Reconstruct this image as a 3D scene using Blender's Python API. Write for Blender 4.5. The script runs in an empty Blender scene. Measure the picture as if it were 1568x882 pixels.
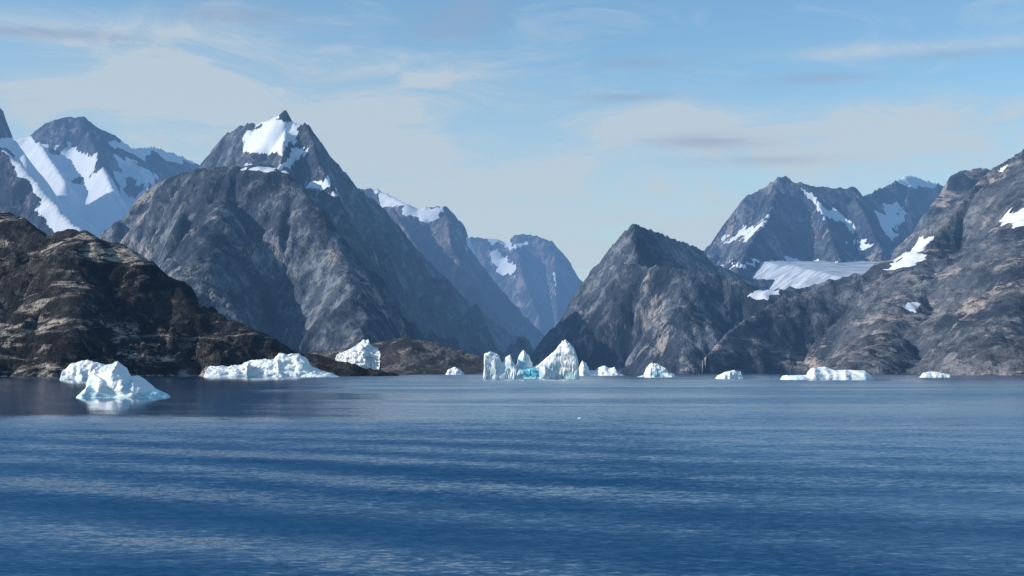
import bpy, math, numpy as np
from mathutils import Vector
scene=bpy.context.scene
K=0.72/1568.0; CAMH=8.0; HY=568.0
def P(px,py,d): return ((px-784.0)*K*d, d, CAMH+(HY-py)*K*d)

# ------------------------------------------------------------ numpy noise
def _h(ix,iy,seed):
    h=(ix.astype(np.int64)*374761393+iy.astype(np.int64)*668265263+seed*974634777)&0xffffffff
    h=((h^(h>>13))*1274126177)&0xffffffff
    return h^(h>>16)
def pn(x,y,seed=0):
    x0=np.floor(x);y0=np.floor(y);fx=x-x0;fy=y-y0
    ix=x0.astype(np.int64);iy=y0.astype(np.int64)
    u=fx*fx*fx*(fx*(fx*6-15)+10);v=fy*fy*fy*(fy*(fy*6-15)+10)
    def g(dx,dy):
        a=_h(ix+dx,iy+dy,seed)*(2*math.pi/4294967296.0)
        return np.cos(a)*(fx-dx)+np.sin(a)*(fy-dy)
    return ((g(0,0)*(1-u)+g(1,0)*u)*(1-v)+(g(0,1)*(1-u)+g(1,1)*u)*v)*1.5
def fbm(x,y,seed=0,o=5,gain=.5):
    r=0;a=1;f=1
    for i in range(o):
        r=r+a*pn(x*f+i*17.3,y*f-i*9.1,seed+i);a*=gain;f*=2.03
    return r
def ridged(x,y,seed=0,o=5,gain=.5):
    r=0;a=1;f=1;w=1
    for i in range(o):
        n=(1-np.abs(pn(x*f+i*7.7,y*f+i*3.1,seed+i)))**2
        r=r+a*n*w;w=np.clip(n*1.6,0,1);a*=gain;f*=2.1
    return r
def blur(h):
    p=np.pad(h,1,mode='edge')
    q=(p[:-2]+2*p[1:-1]+p[2:])/4
    return (q[:,:-2]+2*q[:,1:-1]+q[:,2:])/4

# ------------------------------------------------------------ terrain
def polyheight(X,Y,pts,s,L,r,warp,delta=50.):
    ds=[];zs=[]
    for a,b in zip(pts[:-1],pts[1:]):
        ax,ay,az=a;bx,by,bz=b
        vx,vy=bx-ax,by-ay;l2=vx*vx+vy*vy+1e-6
        t=np.clip(((X-ax)*vx+(Y-ay)*vy)/l2,0,1)
        ds.append(np.hypot(X-ax-t*vx,Y-ay-t*vy));zs.append(az+t*(bz-az))
    ds=np.array(ds);zs=np.array(zs)
    dm=ds.min(0)
    w=np.exp(-(ds-dm)/(delta*np.clip(dm/200,.05,3)))
    t=ds*warp
    t=np.sqrt(t*t+r*r)-r
    drop=s*L*(1-np.exp(-t/L))+.12*t
    return (w*(zs-drop)).sum(0)/w.sum(0), dm
def erode(h,step,iters,k,seed):
    ny,nx=h.shape;rng=np.random.RandomState(seed);flow=None
    for it in range(iters):
        hb=blur(h)
        gy,gx=np.gradient(hb,step);sl=np.hypot(gx,gy)+1e-6
        dx=-gx/sl;dy=-gy/sl
        n=nx*ny//2
        px=rng.rand(n)*(nx-1);py=rng.rand(n)*(ny-1)
        cnt=np.zeros(nx*ny)
        for s in range(60):
            ix=np.clip((px+.5).astype(np.int32),0,nx-1);iy=np.clip((py+.5).astype(np.int32),0,ny-1)
            idx=iy*nx+ix
            cnt+=np.bincount(idx,minlength=nx*ny)
            px=px+dx.ravel()[idx];py=py+dy.ravel()[idx]
        A=np.log1p(cnt.reshape(ny,nx)/8.0)
        A=.5*A+.5*blur(A)
        h=h-k*A*np.clip(sl,0,1.3)
        flow=A
    return h,flow
def make_terrain(name,x0,x1,y0,y1,step,ridges,mat,seed=1,spur=(420,80),lump=(90,14),ero=(3,5.),crest=7,snow=(),warpamt=.35,fine=0,knob=0):
    nx=int((x1-x0)/step)+1;ny=int((y1-y0)/step)+1
    xs=np.linspace(x0,x1,nx);ys=np.linspace(y0,y1,ny)
    X,Y=np.meshgrid(xs,ys)
    warp=1+warpamt*fbm(X/350,Y/350,seed+50,4)
    H=None;D=None
    for rd in ridges:
        pts=[P(*p) for p in rd['p']]
        h,d=polyheight(X,Y,pts,rd.get('s',1.2),rd.get('L',3000),rd.get('r',0),warp)
        if H is None: H,D=h,d
        else:
            m=25.0;dif=np.clip((H-h)/m,-30,30)
            H=np.maximum(H,h)+m*np.log1p(np.exp(-np.abs(dif)))*np.clip(np.minimum(D,d)/250,0,1)
            D=np.minimum(D,d)
    f=np.clip((D-10)/260,0,1)
    wx=X+60*fbm(X/260,Y/260,seed+9,3);wy=Y+60*fbm(X/260,Y/260,seed+19,3)
    H=H+f*spur[1]*(ridged(wx/spur[0],wy/spur[0],seed,5)-1.15)
    H=H+lump[1]*(.35+.65*f)*(ridged(wx/lump[0],wy/lump[0],seed+3,4)-1.1)
    if knob:  # rounded glaciated outcrops
        kd=np.clip(D/90,.12,1)
        sat=lambda q: 1.1*np.tanh(np.abs(q)*2/1.1)
        H=H+kd*knob*(sat(fbm(wx/110,wy/80,seed+61,3))-.7)
        H=H+kd*knob*.35*(sat(fbm(wx/38,wy/30,seed+64,3))-.6)
    H=H+crest*fbm(X/45,Y/45,seed+5,4,.6)
    H,A=erode(H,step,ero[0],ero[1],seed)
    H=H+fine*fbm(X/22,Y/22,seed+7,3,.6)
    H=np.maximum(H,-30)
    # snow: patches anchored on the slopes, edges torn by the terrain
    def snowmask(H):
        sx=X/Y/K+784;sy=HY-(H-CAMH)/Y/K
        sx=sx+13*fbm(X/170,Y/170,seed+31,4,.6);sy=sy+9*fbm(X/150,Y/150,seed+37,4,.6)
        S=np.zeros_like(H)-1
        for (cx,cy,rx,ry,ang,st) in snow:
            a=math.radians(ang);ux=(sx-cx);uy=(sy-cy)
            qx=(ux*math.cos(a)+uy*math.sin(a))/rx;qy=(-ux*math.sin(a)+uy*math.cos(a))/ry
            S=np.maximum(S,(1.0-(qx*qx+qy*qy))*st)
        return S+.25*np.clip(A-.9,-1,1.5)
    if snow:
        S=snowmask(H)
        Hs=H
        for _ in range(14): Hs=blur(Hs)
        M=blur(blur(np.clip(S*2,0,1)))*np.clip(D/60,0,1)
        H=H*(1-M)+(Hs+3)*M
        S=snowmask(H)
    else: S=np.zeros_like(H)-2
    v=np.stack([X,Y,H],-1).reshape(-1,3)
    i=np.arange((ny-1)*(nx-1));r=i//(nx-1);c=i%(nx-1);b=r*nx+c
    F=np.stack([b,b+1,b+nx+1,b+nx],-1)
    F=F[(v[F][:,:,2].max(1)>-20)]
    used=np.zeros(len(v),bool);used[F.ravel()]=True
    remap=np.cumsum(used)-1
    v=v[used];F=remap[F];S=S.ravel()[used];A=A.ravel()[used]
    ob=mesh_obj(name,v,F,mat)
    at=ob.data.attributes.new('snow','FLOAT','POINT');at.data.foreach_set('value',S.astype(np.float32))
    at=ob.data.attributes.new('flow','FLOAT','POINT');at.data.foreach_set('value',A.astype(np.float32))
    return ob
def mesh_obj(name,v,F,mat,smooth=True):
    me=bpy.data.meshes.new(name)
    me.vertices.add(len(v));me.vertices.foreach_set('co',np.asarray(v,np.float32).ravel())
    n=F.shape[1]
    me.loops.add(len(F)*n);me.loops.foreach_set('vertex_index',F.astype(np.int32).ravel())
    me.polygons.add(len(F));me.polygons.foreach_set('loop_start',(np.arange(len(F))*n).astype(np.int32))
    me.polygons.foreach_set('loop_total',np.full(len(F),n,np.int32))
    me.update(calc_edges=True);me.validate()
    me.polygons.foreach_set('use_smooth',np.full(len(me.polygons),smooth))
    ob=bpy.data.objects.new(name,me);scene.collection.objects.link(ob)
    me.materials.append(mat);return ob

# ------------------------------------------------------------ node helpers
class NT:
    def __init__(s,t): s.t=t;s.n=t.nodes;s.l=t.links
    def lk(s,a,b):
        if hasattr(a,'is_output'): s.l.new(a,b)
        else: b.default_value=a
    def math(s,op,a,b=0.0,c=None,clamp=False):
        n=s.n.new('ShaderNodeMath');n.operation=op;n.use_clamp=clamp
        s.lk(a,n.inputs[0]);s.lk(b,n.inputs[1])
        if c is not None: s.lk(c,n.inputs[2])
        return n.outputs[0]
    def vm(s,op,a,b=None):
        n=s.n.new('ShaderNodeVectorMath');n.operation=op
        s.lk(a,n.inputs[0])
        if b is not None:
            if op=='SCALE': s.lk(b,n.inputs['Scale'])
            else: s.lk(b,n.inputs[1])
        return n.outputs['Value'] if op=='LENGTH' else n.outputs[0]
    def noise(s,vec,scale,detail=4,rough=.55,dist=0,out='Fac'):
        n=s.n.new('ShaderNodeTexNoise');s.lk(vec,n.inputs['Vector'])
        n.inputs['Scale'].default_value=scale;n.inputs['Detail'].default_value=detail
        n.inputs['Roughness'].default_value=rough;n.inputs['Distortion'].default_value=dist
        return n.outputs[out]
    def mix(s,f,a,b,bt='MIX'):
        n=s.n.new('ShaderNodeMix');n.data_type='RGBA';n.blend_type=bt
        s.lk(f,n.inputs[0]);s.lk(a,n.inputs[6]);s.lk(b,n.inputs[7]);return n.outputs[2]
    def ramp(s,f,lo,hi):
        n=s.n.new('ShaderNodeMapRange');n.interpolation_type='SMOOTHSTEP'
        s.lk(f,n.inputs[0]);s.lk(lo,n.inputs[1]);s.lk(hi,n.inputs[2]);return n.outputs[0]
    def comb(s,x,y,z):
        n=s.n.new('ShaderNodeCombineXYZ');s.lk(x,n.inputs[0]);s.lk(y,n.inputs[1]);s.lk(z,n.inputs[2]);return n.outputs[0]
    def sep(s,v):
        n=s.n.new('ShaderNodeSeparateXYZ');s.lk(v,n.inputs[0]);return n.outputs
def C(r,g,b): return (r,g,b,1.0)
def newmat(name):
    m=bpy.data.materials.new(name);m.use_nodes=True
    t=NT(m.node_tree);b=m.node_tree.nodes['Principled BSDF'];return m,t,b
HAZE_GLOW=C(.125,.27,.52); HAZE_DIST=11300.0  # haze colour and range, a glow painted into materials, no air volume
def painted_haze(m,t,b,pos):
    """blue haze painted into the surface as emission, growing with world distance"""
    d=t.math('DIVIDE',t.vm('LENGTH',pos),HAZE_DIST)
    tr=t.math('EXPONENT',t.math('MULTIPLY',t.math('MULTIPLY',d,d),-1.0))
    e=t.n.new('ShaderNodeEmission');e.inputs['Color'].default_value=HAZE_GLOW
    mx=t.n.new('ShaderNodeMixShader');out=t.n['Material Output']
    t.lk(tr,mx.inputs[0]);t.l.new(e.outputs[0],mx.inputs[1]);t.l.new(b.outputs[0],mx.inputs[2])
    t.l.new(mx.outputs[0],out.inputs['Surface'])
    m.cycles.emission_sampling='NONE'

def rock_mat(name,dark,mid,light,warm,fs=1.0,snowcol=C(.80,.83,.88),bump=8.0,tan_lo=.5,diag=0.0,fl_hi=.45):
    m,t,b=newmat(name)
    g=t.n.new('ShaderNodeNewGeometry');pos=g.outputs['Position']
    st=t.vm('MULTIPLY',pos,(1,1,.3))
    if diag:
        mp=t.n.new('ShaderNodeMapping');t.lk(pos,mp.inputs[0]);mp.inputs['Rotation'].default_value=(0,math.radians(diag),0)
        mp.inputs['Scale'].default_value=(.3,.6,1.3);st=mp.outputs[0]
    n1=t.noise(st,.0035*fs,4,.62,.6)
    n2=t.noise(t.vm('MULTIPLY',pos,(1,1,.6)),.016*fs,5,.74)
    n3=t.noise(st,.045*fs,3,.75)
    nb=t.noise(st,.0055*fs,6,.70,1.0)
    col=t.mix(t.ramp(n1,.40,.58),dark,mid)
    col=t.mix(t.math('MULTIPLY',t.ramp(n2,.48,.62),t.ramp(n1,.30,.58)),col,light)
    w=t.math('MULTIPLY',t.ramp(nb,tan_lo,tan_lo+.10),t.ramp(n3,.38,.56))
    col=t.mix(w,col,warm)
    dk=t.ramp(n3,.32,.50)
    col=t.mix(t.math('MULTIPLY',t.math('SUBTRACT',1.0,dk),.65),col,tuple(c*.4 for c in dark[:3])+(1,))
    fl=t.n.new('ShaderNodeAttribute');fl.attribute_name='flow'
    col=t.mix(t.math('MULTIPLY',t.ramp(fl.outputs['Fac'],1.2,2.6),fl_hi),col,tuple(c*.6 for c in dark[:3])+(1,))
    sn=t.n.new('ShaderNodeAttribute');sn.attribute_name='snow'
    nz=t.sep(g.outputs['Normal'])[2]
    sv=t.math('ADD',sn.outputs['Fac'],t.math('MULTIPLY',t.math('SUBTRACT',n2,.5),2.6))
    sv=t.math('ADD',sv,t.math('MULTIPLY',t.math('SUBTRACT',nz,.62),1.6))
    sm=t.ramp(sv,.06,.18)
    col=t.mix(sm,col,snowcol)
    t.lk(col,b.inputs['Base Color']);b.inputs['Roughness'].default_value=.9
    b.inputs['Specular IOR Level'].default_value=.1
    bp=t.n.new('ShaderNodeBump');bp.inputs['Distance'].default_value=bump
    t.lk(t.math('SUBTRACT',1.0,t.math('MULTIPLY',sm,.85)),bp.inputs['Strength'])
    hgt=t.math('ADD',t.math('MULTIPLY',n2,2.0),n3)
    t.lk(hgt,bp.inputs['Height']);t.lk(bp.outputs[0],b.inputs['Normal'])
    painted_haze(m,t,b,pos)
    return m

m_main=rock_mat('rock_grey_dome',C(.024,.034,.052),C(.070,.086,.112),C(.20,.215,.235),C(.35,.295,.265),tan_lo=.55,bump=8)
m_left=rock_mat('rock_dark_lichen',C(.009,.0095,.012),C(.024,.023,.025),C(.078,.070,.066),C(.40,.345,.295),fs=2.6,bump=7,tan_lo=.505,diag=25)
m_back=rock_mat('rock_far_grey',C(.022,.030,.052),C(.055,.065,.095),C(.14,.15,.17),C(.29,.245,.23),fs=.8,tan_lo=.52)
m_far=rock_mat('rock_far_purple',C(.03,.033,.055),C(.085,.08,.10),C(.17,.145,.155),C(.30,.23,.22),fs=.7,tan_lo=.50)
m_right=rock_mat('rock_tan_slope',C(.032,.041,.058),C(.088,.096,.115),C(.20,.20,.21),C(.37,.305,.27),tan_lo=.525,diag=-38)
m_mor=rock_mat('moraine_gravel',C(.028,.025,.024),C(.06,.052,.048),C(.10,.085,.078),C(.23,.185,.155),fs=2,bump=3)

make_terrain('mountain_peak',-2700,900,3500,8600,10,[
 dict(p=[(230,330,7000),(290,275,6900),(312,245,6700),(345,206,6550),(378,188,6450),(405,186,6400),(425,178,6350),(437,166,6350),(446,180,6350),(452,189,6330),(474,190,6300),(500,230,6300),(530,263,6330),(546,286,6380),(580,310,6500),(603,337,6620),(640,383,6900),(700,443,7250),(750,488,7500),(790,513,7650),(815,530,7750),(835,560,7850)],s=1.15),
 dict(p=[(120,400,5500),(150,368,5400),(200,333,5250),(238,288,5150),(270,268,5080),(310,260,5000),(345,256,4950),(370,257,4950),(402,251,4950),(432,262,4900),(455,283,4820),(480,313,4730),(505,353,4600),(525,400,4450),(545,460,4250),(558,520,4050),(565,575,3900)],s=1.3,r=70),
 dict(p=[(345,290,4880),(330,340,4600),(300,430,4250),(290,500,4050)],s=1.4,r=110),
 dict(p=[(200,345,5200),(190,400,4900),(200,480,4500)],s=1.2,r=60),
 dict(p=[(410,268,5100),(415,280,5500),(430,250,6000),(437,195,6280)],s=1.3),
 dict(p=[(476,205,6250),(490,250,6050),(515,300,5850),(530,340,5700)],s=1.3),
 ],m_main,seed=3,spur=(420,55),crest=9,snow=[(415,208,50,30,-15,1.8),(448,243,28,10,-40,1.2),(485,278,30,8,-15,1.1),(395,260,26,4,5,.8),(510,295,18,6,0,.7)])

make_terrain('snowy_mountain_range',-5200,-900,5600,11000,14,[
 dict(p=[(-250,270,8600),(-60,230,8800),(22,212,9000),(45,206,9000),(70,186,9000),(105,177,9000),(130,178,9000),(150,195,9000),(175,205,9050),(200,224,9100),(235,224,9300),(270,235,9500),(300,248,9700),(330,262,9900),(400,300,10000),(560,330,10000)],s=1.1,L=1500),
 dict(p=[(135,200,8850),(155,245,8500),(178,300,8100),(205,345,7700)],s=1.3),
 dict(p=[(205,245,8900),(225,285,8500),(250,330,8000)],s=1.2),
 dict(p=[(60,215,8800),(75,240,8600),(100,275,8300)],s=1.3),
 dict(p=[(-300,80,7900),(-60,110,7600),(-12,148,7600),(3,166,7600),(12,188,7600),(22,212,7600),(40,240,7500)],s=1.3),
 dict(p=[(-300,110,6600),(-100,170,6500),(0,222,6300),(40,256,6200),(75,298,6100),(110,338,6000),(150,370,5900),(220,420,5800)],s=1.1),
 ],m_back,seed=11,spur=(600,80),lump=(130,18),snow=[(30,222,46,15,10,2.0),(60,265,32,68,-35,2.5),(140,335,90,52,10,3.0),(155,290,32,34,0,2.0),(112,248,38,26,20,2.0),(205,264,38,17,25,1.9),(230,230,70,12,12,2.0),(205,322,40,20,-45,2.0),(280,240,34,8,15,1.5)])

make_terrain('fjord_wall_mountain',-1900,900,6900,10800,13,[
 dict(p=[(480,262,9700),(545,285,9300),(575,288,9300),(600,298,9200),(622,311,9100),(640,318,9100),(660,316,9100),(683,315,9100),(697,330,9150),(712,345,9200),(718,365,9200),(735,400,9200),(770,445,9100),(800,480,9000),(830,508,8900),(855,560,8800)],s=1.15),
 dict(p=[(600,315,9000),(640,380,8500),(690,440,8100),(740,500,7900)],s=1.2),
 dict(p=[(683,325,9000),(690,370,8700),(720,430,8500),(760,480,8300)],s=1.2)],
 m_far,seed=23,snow=[(600,303,34,12,25,2.2),(645,326,32,10,0,2.0),(728,378,24,14,50,2.0)])
make_terrain('distant_fjord_mountain',-1300,1600,9800,13800,15,[
 dict(p=[(640,380,12500),(722,362,12000),(760,365,12000),(775,371,12000),(788,358,12000),(810,357,12000),(845,368,11900),(868,393,11800),(885,423,11700),(890,440,11600),(905,480,11400),(930,530,11200),(960,580,11000)],s=1.15),
 dict(p=[(790,370,11900),(800,420,11400),(825,480,10900),(830,530,10500)],s=1.25),
 dict(p=[(848,380,11800),(850,430,11400),(855,500,10800)],s=1.25)],
 m_far,seed=31,snow=[(778,371,30,7,10,1.9),(776,413,14,14,0,1.4),(760,395,18,9,20,1.4),(840,440,10,20,0,.3)])
make_terrain('pyramid_peak',-100,3000,3700,6900,9,[
 dict(p=[(790,575,5650),(822,528,5600),(850,498,5500),(885,458,5450),(905,413,5400),(940,373,5350),(960,348,5310),(968,340,5300),(976,345,5340),(1000,352,5600),(1040,368,5950),(1078,384,6300),(1090,402,6400),(1150,425,6500),(1250,430,6700),(1320,420,6800)],s=1.2),
 dict(p=[(905,420,5380),(930,408,5250),(955,403,5130),(1000,406,5050),(1060,412,5000),(1120,426,5000),(1170,445,4950),(1230,440,5000),(1290,425,5000),(1340,412,5000)],s=1.3,r=20),
 dict(p=[(968,352,5295),(972,370,5230),(978,402,5130)],s=1.6),
 dict(p=[(885,465,5400),(870,510,5000),(850,560,4600)],s=1.2),
 dict(p=[(1050,425,4950),(1050,490,4750),(1045,570,4500)],s=1.1,r=150)],
 m_main,seed=41,spur=(380,35),snow=[(1165,448,30,9,10,1.0)])
make_terrain('jagged_mountain',700,4800,6500,10900,13,[
 dict(p=[(1040,420,8800),(1085,377,8600),(1110,340,8500),(1140,300,8500),(1170,285,8500),(1185,272,8500),(1192,266,8500),(1215,276,8500),(1250,285,8500),(1290,287,8500),(1308,286,8500),(1322,302,8600),(1345,290,9000),(1375,274,9300),(1395,267,9400),(1440,282,9500),(1520,310,9500)],s=1.1,L=1300),
 dict(p=[(1190,285,8400),(1180,320,8050),(1150,370,7500),(1130,410,7100)],s=1.1,L=1500),
 dict(p=[(1250,300,8400),(1265,340,8000),(1285,395,7400)],s=1.1,L=1500),
 dict(p=[(1310,300,8400),(1330,340,8100),(1350,385,7600),(1345,420,7100)],s=1.1,L=1500),
 dict(p=[(1395,280,9300),(1380,330,8800),(1385,380,8200)],s=1.1,L=1500)],
 m_back,seed=52,spur=(500,80),lump=(120,20),crest=12,snow=[(1398,276,44,10,5,2.6),(1362,337,18,28,0,1.8),(1140,357,42,6,-30,1.4),(1265,322,52,6,38,1.4),(1240,300,20,4,50,1.0),(1300,345,12,8,0,.8),(1200,405,110,5,0,1.5),(1395,385,30,16,-40,1.8),(1320,372,26,7,10,1.1)])
make_terrain('scree_mountain',600,5200,2300,7600,10,[
 dict(p=[(2000,150,5200),(1700,195,5200),(1600,220,5200),(1568,229,5200),(1540,244,5250),(1515,262,5300),(1480,300,5150),(1450,340,5050),(1415,376,4950),(1385,403,4900),(1350,412,4850),(1300,428,4800),(1240,445,4750),(1190,458,4700),(1120,505,4500),(1080,545,4350),(1050,580,4200)],s=.85,L=2000),
 dict(p=[(1380,410,6800),(1415,348,6700),(1440,300,6600),(1460,265,6500),(1480,260,6500),(1508,257,6500),(1560,270,6500),(1700,270,6500)],s=1.2),
 dict(p=[(1600,240,5100),(1580,330,4600),(1560,430,4000),(1530,510,3500),(1500,560,3100)],s=.7,r=120),
 dict(p=[(1420,380,4900),(1390,440,4500),(1350,510,4000),(1320,558,3500)],s=.7,r=120),
 dict(p=[(1420,566,2750),(1500,540,2700),(1560,520,2700),(1700,490,2700)],s=.35)],
 m_right,seed=63,spur=(520,42),lump=(110,11),ero=(3,3.),crest=9,warpamt=.25,snow=[(1400,382,36,9,-35,1.5),(1385,402,26,6,-10,1.7),(1560,332,26,10,-20,1.6),(1532,262,16,4,-35,.9),(1395,470,8,5,0,.5)])
make_terrain('rocky_foothill',-2300,-120,1750,3100,5,[
 dict(p=[(-500,240,2650),(-150,290,2600),(-40,318,2600),(0,325,2600),(30,335,2550),(70,357,2500),(100,350,2500),(130,357,2450),(180,377,2450),(230,399,2400),(265,425,2400),(290,456,2350),(330,479,2350),(380,499,2300),(420,519,2300),(470,542,2300),(540,558,2250),(600,571,2250)],s=.52,r=15),
 dict(p=[(100,370,2450),(120,430,2300),(110,490,2180),(100,540,2080)],s=.6,r=30)],
 m_left,seed=71,spur=(210,18),lump=(60,9),ero=(1,2.),crest=3.5,fine=1.8,warpamt=.3,knob=42)
make_terrain('moraine_shore',-1700,300,2900,4600,8,[
 dict(p=[(400,545,3700),(520,534,3700),(575,524,3700),(620,516,3700),(660,524,3700),(720,540,3700),(760,552,3650),(800,566,3600)],s=.28),
 dict(p=[(560,560,3200),(640,556,3200),(720,562,3250),(780,568,3300)],s=.15)],
 m_mor,seed=83,spur=(160,10),lump=(50,5),ero=(2,1.5),crest=2)

# ------------------------------------------------------------ glacier sheet
m,t,b=newmat('glacier_ice')
g=t.n.new('ShaderNodeNewGeometry');pos=g.outputs['Position']
n=t.noise(t.vm('MULTIPLY',pos,(.4,1,1)),.012,5,.65,.6)
c=t.mix(t.ramp(n,.38,.62),C(.28,.33,.40),C(.54,.58,.65));t.lk(c,b.inputs['Base Color'])
b.inputs['Roughness'].default_value=.8
bp=t.n.new('ShaderNodeBump');bp.inputs['Distance'].default_value=4;t.lk(n,bp.inputs['Height']);t.lk(bp.outputs[0],b.inputs['Normal'])
painted_haze(m,t,b,pos)
nx,ny=160,110
X,Y=np.meshgrid(np.linspace(1150,2900,nx),np.linspace(4980,7600,ny))
z0=CAMH+(HY-438)*K*5050;z1=CAMH+(HY-408)*K*6500;z2=CAMH+(HY-400)*K*7600
Z=np.interp(Y,[4980,5050,6500,7600],[z0-60,z0,z1,z2])+8*fbm(X/250,Y/250,4,4)
Z-=np.clip(1300-X,0,200)*.8
v=np.stack([X,Y,Z],-1).reshape(-1,3)
i=np.arange((ny-1)*(nx-1));r=i//(nx-1);c=i%(nx-1);bb=r*nx+c
mesh_obj('glacier',v,np.stack([bb,bb+1,bb+nx+1,bb+nx],-1),m)

# ------------------------------------------------------------ icebergs
m_ice,t,b=newmat('iceberg_ice')
g=t.n.new('ShaderNodeNewGeometry');pos=g.outputs['Position']
at=t.n.new('ShaderNodeAttribute');at.attribute_name='blue'
n=t.noise(t.vm('MULTIPLY',pos,(1,1,1.3)),.16,5,.6,.5)
f=t.math('ADD',at.outputs['Fac'],t.math('MULTIPLY',t.math('SUBTRACT',n,.5),1.3))
c=t.mix(t.ramp(f,.08,.55),C(.84,.87,.88),C(.52,.76,.82))
c=t.mix(t.ramp(f,.65,1.1),c,C(.15,.55,.68))
t.lk(c,b.inputs['Base Color']);b.inputs['Roughness'].default_value=.5
bp=t.n.new('ShaderNodeBump');bp.inputs['Distance'].default_value=2.0;bp.inputs['Strength'].default_value=.6
t.lk(t.math('ADD',n,t.math('MULTIPLY',t.noise(pos,.9,3,.6),.2)),bp.inputs['Height']);t.lk(bp.outputs[0],b.inputs['Normal'])
def berg(name,d,comps,seed=1,res=.35,rough=1.0,bluespots=()):
    allx=[(p[0]-784)*K*d for c in comps for p in c[0]]
    x0,x1=min(allx)-2,max(allx)+2
    yh=max(abs(c[1])+c[2] for c in comps)*1.15+1
    s=max(res,(x1-x0)/260)
    nx=int((x1-x0)/s)+1;ny=int(2*yh/s)+1
    X,Yl=np.meshgrid(np.linspace(x0,x1,nx),np.linspace(-yh,yh,ny))
    sc=(x1-x0)
    H=np.full_like(X,-3.0)
    for prof,yc,hd,pw,lean in comps:
        xs=[(p[0]-784)*K*d for p in prof];zs=[CAMH+(HY-p[1])*K*d for p in prof]
        wx=X+.012*sc*fbm(X/(sc*.2),Yl/(sc*.2),seed+2,3)
        pr=np.interp(wx+lean*(Yl-yc),xs,zs,left=-4,right=-4)
        v=np.abs((Yl-yc)+.28*hd*fbm(X/(sc*.3),Yl/(sc*.4),seed+5,3))/hd
        H=np.maximum(H,(pr+3)*(1-np.clip(v,0,1)**pw)-3)
    amp=np.clip(H,0,10)/10*rough
    H=H+amp*(2.2*(ridged(X/18,Yl/14,seed,4)-1.15)+.25*fbm(X/3,Yl/3,seed+1,3))
    v=np.stack([X,Yl+d,H],-1).reshape(-1,3)
    nn=ridged(v[:,0]/18+v[:,2]/20,v[:,2]/10+v[:,1]/30,seed+8,4)-1.1
    v[:,1]+=nn*3.0*rough;v[:,0]+=fbm(v[:,1]/12,v[:,2]/6,seed+12,3)*1.0*rough
    i=np.arange((ny-1)*(nx-1));r=i//(nx-1);c=i%(nx-1);bb=r*nx+c
    F=np.stack([bb,bb+1,bb+nx+1,bb+nx],-1);F=F[v[F][:,:,2].max(1)>-2.5]
    used=np.zeros(len(v),bool);used[F.ravel()]=True;rm=np.cumsum(used)-1
    B=np.clip(.45-v[:,2]/6.0,-.22,.6)
    for px,py,rx,ry,stt in bluespots:
        cx,cz=(px-784)*K*d,CAMH+(HY-py)*K*d
        B=np.maximum(B,stt*(1.2-((v[:,0]-cx)/(rx*K*d))**2-((v[:,2]-cz)/(ry*K*d))**2))
    ob=mesh_obj(name,v[used],rm[F],m_ice)
    a=ob.data.attributes.new('blue','FLOAT','POINT');a.data.foreach_set('value',B[used].astype(np.float32))
    return ob
berg('iceberg',430,[([(123,612),(130,600),(138,580),(150,565),(165,558),(180,556),(192,564),(203,576),(210,573),(222,582),(236,595),(255,603),(264,611)],0,9,1.7,.15),
  ([(124,612),(132,602),(145,590),(158,598),(200,602),(264,611)],-5,7,2.2,0)],seed=2,res=.12,rough=.6,bluespots=[(240,603,22,5,.8),(165,606,25,4,.5),(205,590,7,10,.55),(150,590,6,14,.35)])
berg('iceberg',1240,[([(96,582),(99,566),(108,558),(120,554),(135,552),(150,556),(165,560),(175,570),(182,582)],0,14,2.4,0)],seed=4,rough=.6)
berg('iceberg',1850,[([(317,580),(320,562),(335,561),(370,559),(378,553),(400,551),(420,549),(428,541),(440,543),(455,541),(466,548),(475,560),(490,568),(505,571),(520,577)],6,34,2.2,.1),
  ([(320,580),(322,567),(380,563),(384,556),(386,580)],-16,20,3,0)],seed=6,rough=1.0)
berg('iceberg',2750,[([(514,575),(518,543),(530,538),(545,530),(556,521),(562,519),(567,530),(577,533),(581,545),(582,575)],0,35,2.5,.45)],seed=8,rough=1.2)
berg('iceberg',1450,[([(741,582),(742,540),(750,538),(757,541),(764,545),(767,554),(772,553),(775,546),(781,543),(785,555),(790,562),(793,582)],-4,13,6,.0),
  ([(786,582),(790,560),(795,543),(800,534),(804,540),(810,546),(815,556),(820,582)],5,10,4,.05),
  ([(788,582),(792,564),(820,563),(835,560),(845,582)],-4,13,5,0),
  ([(812,582),(818,562),(832,553),(842,544),(850,538),(856,530),(862,523),(867,521),(873,527),(878,532),(884,548),(887,582)],2,14,6,.05)],
  seed=10,res=.3,rough=.65,bluespots=[(812,571,18,10,1.2),(800,560,7,16,.7),(868,577,14,6,.7),(775,565,5,16,.6),(846,560,5,14,.4)])
berg('iceberg',2500,[([(884,576),(887,562),(892,552),(897,556),(902,566),(912,568),(918,562),(926,560),(933,564),(940,562),(946,570),(960,576)],0,20,2,.1)],seed=12,rough=.6)
berg('iceberg',1850,[([(972,578),(986,574),(990,562),(998,556),(1008,556),(1016,562),(1022,570),(1031,572),(1034,578)],0,13,2,.1)],seed=14,rough=.7,bluespots=[(1005,573,10,4,.8)])
berg('iceberg',1450,[([(1095,581),(1100,574),(1112,569),(1124,567),(1134,569),(1139,581)],0,9,2,.1)],seed=16,rough=.5)
berg('iceberg',1300,[([(1198,582),(1202,575),(1236,574),(1242,564),(1262,562),(1280,567),(1300,567),(1322,568),(1330,573),(1333,582)],0,16,3,.1)],seed=18,rough=.5)
berg('iceberg',1750,[([(1408,579),(1414,571),(1428,568),(1440,571),(1453,573),(1456,579)],0,9,2,.1)],seed=20,rough=.4)
berg('iceberg',3000,[([(682,574),(686,566),(696,562),(705,566),(712,574)],0,12,2,.1)],seed=22,rough=.5)
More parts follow.
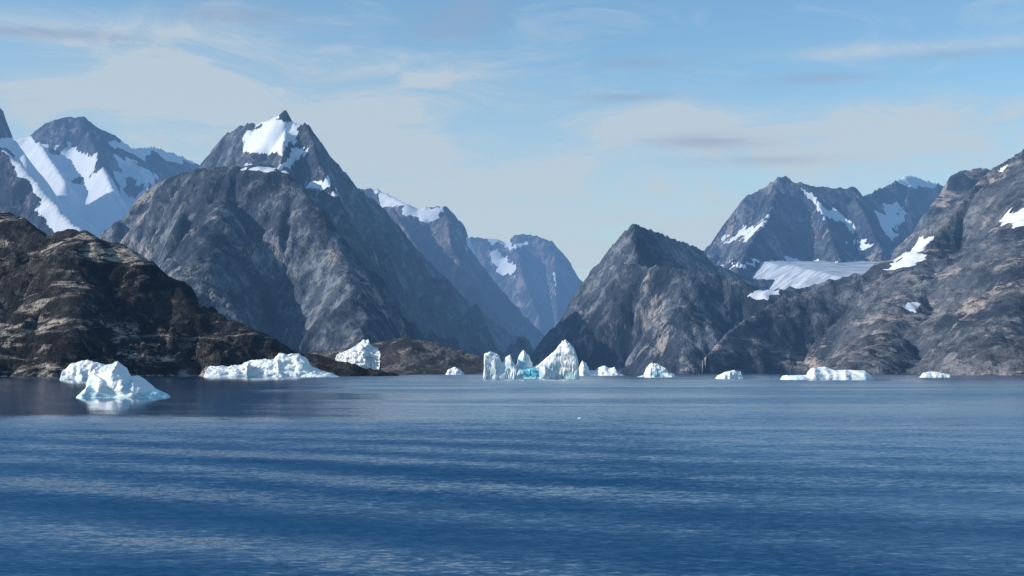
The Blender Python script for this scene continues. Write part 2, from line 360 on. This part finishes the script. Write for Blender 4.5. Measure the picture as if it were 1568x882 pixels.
berg('ice_floe',239,[([(882,643),(885,640),(889,638.5),(893,641),(896,643)],0,.5,2,0)],seed=24,res=.06,rough=.05)

# ------------------------------------------------------------ water
m,t,b=newmat('fjord_water')
g=t.n.new('ShaderNodeNewGeometry');pos=g.outputs['Position']
xyz=t.sep(pos);X_,Y_=xyz[0],xyz[1]
def slopes(scale,amp,detail=3,stretch=(1,1,1),rot=0,rough=.55):
    mp=t.n.new('ShaderNodeMapping');t.lk(pos,mp.inputs[0]);mp.inputs['Rotation'].default_value=(0,0,math.radians(rot));mp.inputs['Scale'].default_value=stretch
    c=t.noise(mp.outputs[0],scale,detail,rough,0,'Color')
    return t.vm('SCALE',t.vm('SUBTRACT',c,(.5,.5,.5)),amp)
big=t.noise(t.vm('MULTIPLY',pos,(.35,1,1)),.012,4,.55,.8)
patch=t.ramp(big,.38,.64)
patch2=t.ramp(t.noise(t.vm('MULTIPLY',pos,(.25,1,1)),.0028,3,.6,.5),.40,.62)
wob=t.math('MULTIPLY',t.math('SUBTRACT',big,.5),60.0)
near=t.ramp(Y_,230,90)
calm=t.math('MULTIPLY',t.ramp(t.math('ADD',Y_,wob),205,270),t.ramp(t.math('ADD',X_,t.math('ADD',wob,t.math('MULTIPLY',Y_,.16))),60,-25))
# sheltered strip right under the far shores mirrors the slopes
shore=t.ramp(t.math('ADD',Y_,t.math('MULTIPLY',wob,6.0)),700,1500)
lane=t.math('MAXIMUM',t.ramp(t.math('ADD',X_,t.math('MULTIPLY',wob,.6)),10,26),t.math('MULTIPLY',t.ramp(t.math('ADD',Y_,wob),185,250),t.ramp(X_,-110,0)))
amp=t.math('ADD',.90,t.math('MULTIPLY',t.math('SUBTRACT',patch,.5),.7));amp=t.math('ADD',amp,t.math('MULTIPLY',t.math('SUBTRACT',patch2,.5),.4))
amp=t.math('SUBTRACT',amp,t.math('MULTIPLY',lane,.30))
still=t.math('MULTIPLY',t.math('SUBTRACT',1.0,t.math('MULTIPLY',calm,.85)),t.math('SUBTRACT',1.0,t.math('MULTIPLY',shore,.45)))
amp=t.math('MULTIPLY',amp,still)
s=t.vm('ADD',slopes(2.6,.66,3,(.6,1,1),12,.65),slopes(.45,.26,2,(.4,1,1),-8))
s=t.vm('SCALE',s,amp)
bias=t.math('ADD',t.math('SUBTRACT',.138,t.math('MULTIPLY',lane,.045)),t.math('MULTIPLY',t.math('SUBTRACT',patch,.5),.05))
bias=t.math('ADD',bias,t.math('MULTIPLY',near,.03))
bias=t.math('MULTIPLY',bias,still)
s=t.vm('ADD',s,t.comb(0.0,t.math('MULTIPLY',bias,-1.0),0.0))
def swell(kx,ky,a,dist=2.0):
    ph=t.math('ADD',t.math('ADD',t.math('MULTIPLY',X_,kx),t.math('MULTIPLY',Y_,ky)),t.math('MULTIPLY',t.noise(pos,.018,3,.5),dist*3))
    return t.vm('SCALE',(kx/math.hypot(kx,ky),ky/math.hypot(kx,ky),0),t.math('MULTIPLY',t.math('COSINE',ph),a))
lft=t.ramp(X_,25,-20)
w=t.vm('SCALE',t.vm('ADD',swell(.20,.30,.105,1.4),swell(.03,.17,.045,1.8)),t.math('MULTIPLY',near,t.math('ADD',.22,t.math('MULTIPLY',lft,t.math('ADD',.4,t.math('MULTIPLY',patch,.6))))))
s=t.vm('ADD',s,w)
ss=t.sep(s)
nrm=t.vm('NORMALIZE',t.comb(ss[0],ss[1],1.0))
t.lk(nrm,b.inputs['Normal'])
b.inputs['Base Color'].default_value=C(.002,.048,.125)
b.inputs['Roughness'].default_value=.09;b.inputs['IOR'].default_value=1.333
N=60;W=30000
X,Y=np.meshgrid(np.linspace(-W,W,N),np.linspace(-3000,W,N))
v=np.stack([X,Y,X*0],-1).reshape(-1,3);i=np.arange((N-1)**2);r=i//(N-1);c=i%(N-1);bb=r*N+c
mesh_obj('fjord_water',v,np.stack([bb,bb+1,bb+N+1,bb+N],-1),m,False)

# ------------------------------------------------------------ light + sky
sv=Vector((-.88,-.17,.41)).normalized()
el=math.asin(sv.z);az=math.atan2(sv.x,sv.y)
L=bpy.data.lights.new('sun','SUN');L.energy=4.7;L.angle=math.radians(.5);L.color=(1,.95,.88)
lo=bpy.data.objects.new('sun',L);lo.rotation_euler=sv.to_track_quat('Z','Y').to_euler();lo.location=(-500,-100,400);scene.collection.objects.link(lo)
w=bpy.data.worlds.new('World');scene.world=w;w.use_nodes=True;t=NT(w.node_tree)
bg=t.n['Background'];bg.inputs['Strength'].default_value=.12
sk=t.n.new('ShaderNodeTexSky');sk.sky_type='NISHITA';sk.sun_disc=False;sk.sun_elevation=el;sk.sun_rotation=az%(2*math.pi)
sk.dust_density=.4;sk.ozone_density=1.5
tc=t.n.new('ShaderNodeTexCoord');dv=t.sep(tc.outputs['Generated'])
azn=t.math('ARCTAN2',dv[0],dv[1]);eln=t.math('ARCSINE',dv[2])
wv=t.comb(t.math('MULTIPLY',azn,9.0),t.math('MULTIPLY',eln,34.0),0)
wn=t.noise(wv,1.0,6,.64,.8)
wn2=t.noise(t.comb(t.math('MULTIPLY',azn,9.0),t.math('MULTIPLY',eln,60.0),3.0),1.0,5,.6,.4)
def gauss(px,py,rx,ry,st):
    a0=math.atan((px-784)*K);e0=math.atan((HY-py)*K)
    q=t.math('ADD',t.math('POWER',t.math('ABSOLUTE',t.math('DIVIDE',t.math('SUBTRACT',azn,a0),rx*K)),2.0),t.math('POWER',t.math('ABSOLUTE',t.math('DIVIDE',t.math('SUBTRACT',eln,e0),ry*K)),2.0))
    return t.math('MULTIPLY',t.math('EXPONENT',t.math('MULTIPLY',q,-1.0)),st)
acc=None
for a in [(300,140,340,80,1.25),(560,260,330,80,.9),(1050,190,90,28,1.8),(1330,215,300,38,1.3),(1290,183,55,14,.9),(1350,92,190,12,.8),(100,60,200,20,.5),(620,110,120,18,.5)]:
    gg=gauss(*a);acc=gg if acc is None else t.math('ADD',acc,gg)
band=gauss(840,390,1100,160,1.0)
acc=t.math('ADD',acc,t.math('MULTIPLY',band,.6))
veil=t.math('MULTIPLY',acc,t.math('ADD',.35,t.math('MULTIPLY',t.ramp(wn,.36,.62),.8)))
veil=t.math('ADD',veil,t.math('MULTIPLY',band,.5))
veil=t.math('ADD',veil,t.math('MULTIPLY',t.ramp(wn,.5,.70),.32),clamp=True)
acc=None
for a in [(1080,220,100,11,.9),(1250,130,85,8,.9),(960,150,80,6,.8),(60,76,130,8,1),(370,32,80,14,.9),(710,15,60,26,.7),(980,98,70,8,.6),(1180,250,120,8,.6),(1470,105,90,7,.5),(680,50,60,12,.5)]:
    gg=gauss(*a);acc=gg if acc is None else t.math('ADD',acc,gg)
streak=t.math('MULTIPLY',acc,t.ramp(wn2,.3,.6),clamp=True)
sky=t.mix(1.0,sk.outputs[0],C(.95,1.22,1.34),'MULTIPLY')
col=t.mix(t.math('MULTIPLY',veil,.92),sky,C(4.15,5.0,5.75))
col=t.mix(t.math('MULTIPLY',streak,.7),col,C(2.5,3.2,4.5))
t.lk(col,bg.inputs['Color'])

# ------------------------------------------------------------ camera
cd=bpy.data.cameras.new('camera');cd.lens=50;cd.sensor_width=36;cd.clip_end=80000;cd.clip_start=1
cd.shift_y=(HY-441)/1568.0
co=bpy.data.objects.new('camera',cd);co.location=(0,0,CAMH);co.rotation_euler=(math.radians(90),0,0);scene.collection.objects.link(co)
scene.camera=co
scene.view_settings.view_transform='Standard';scene.view_settings.look='None';scene.view_settings.exposure=0
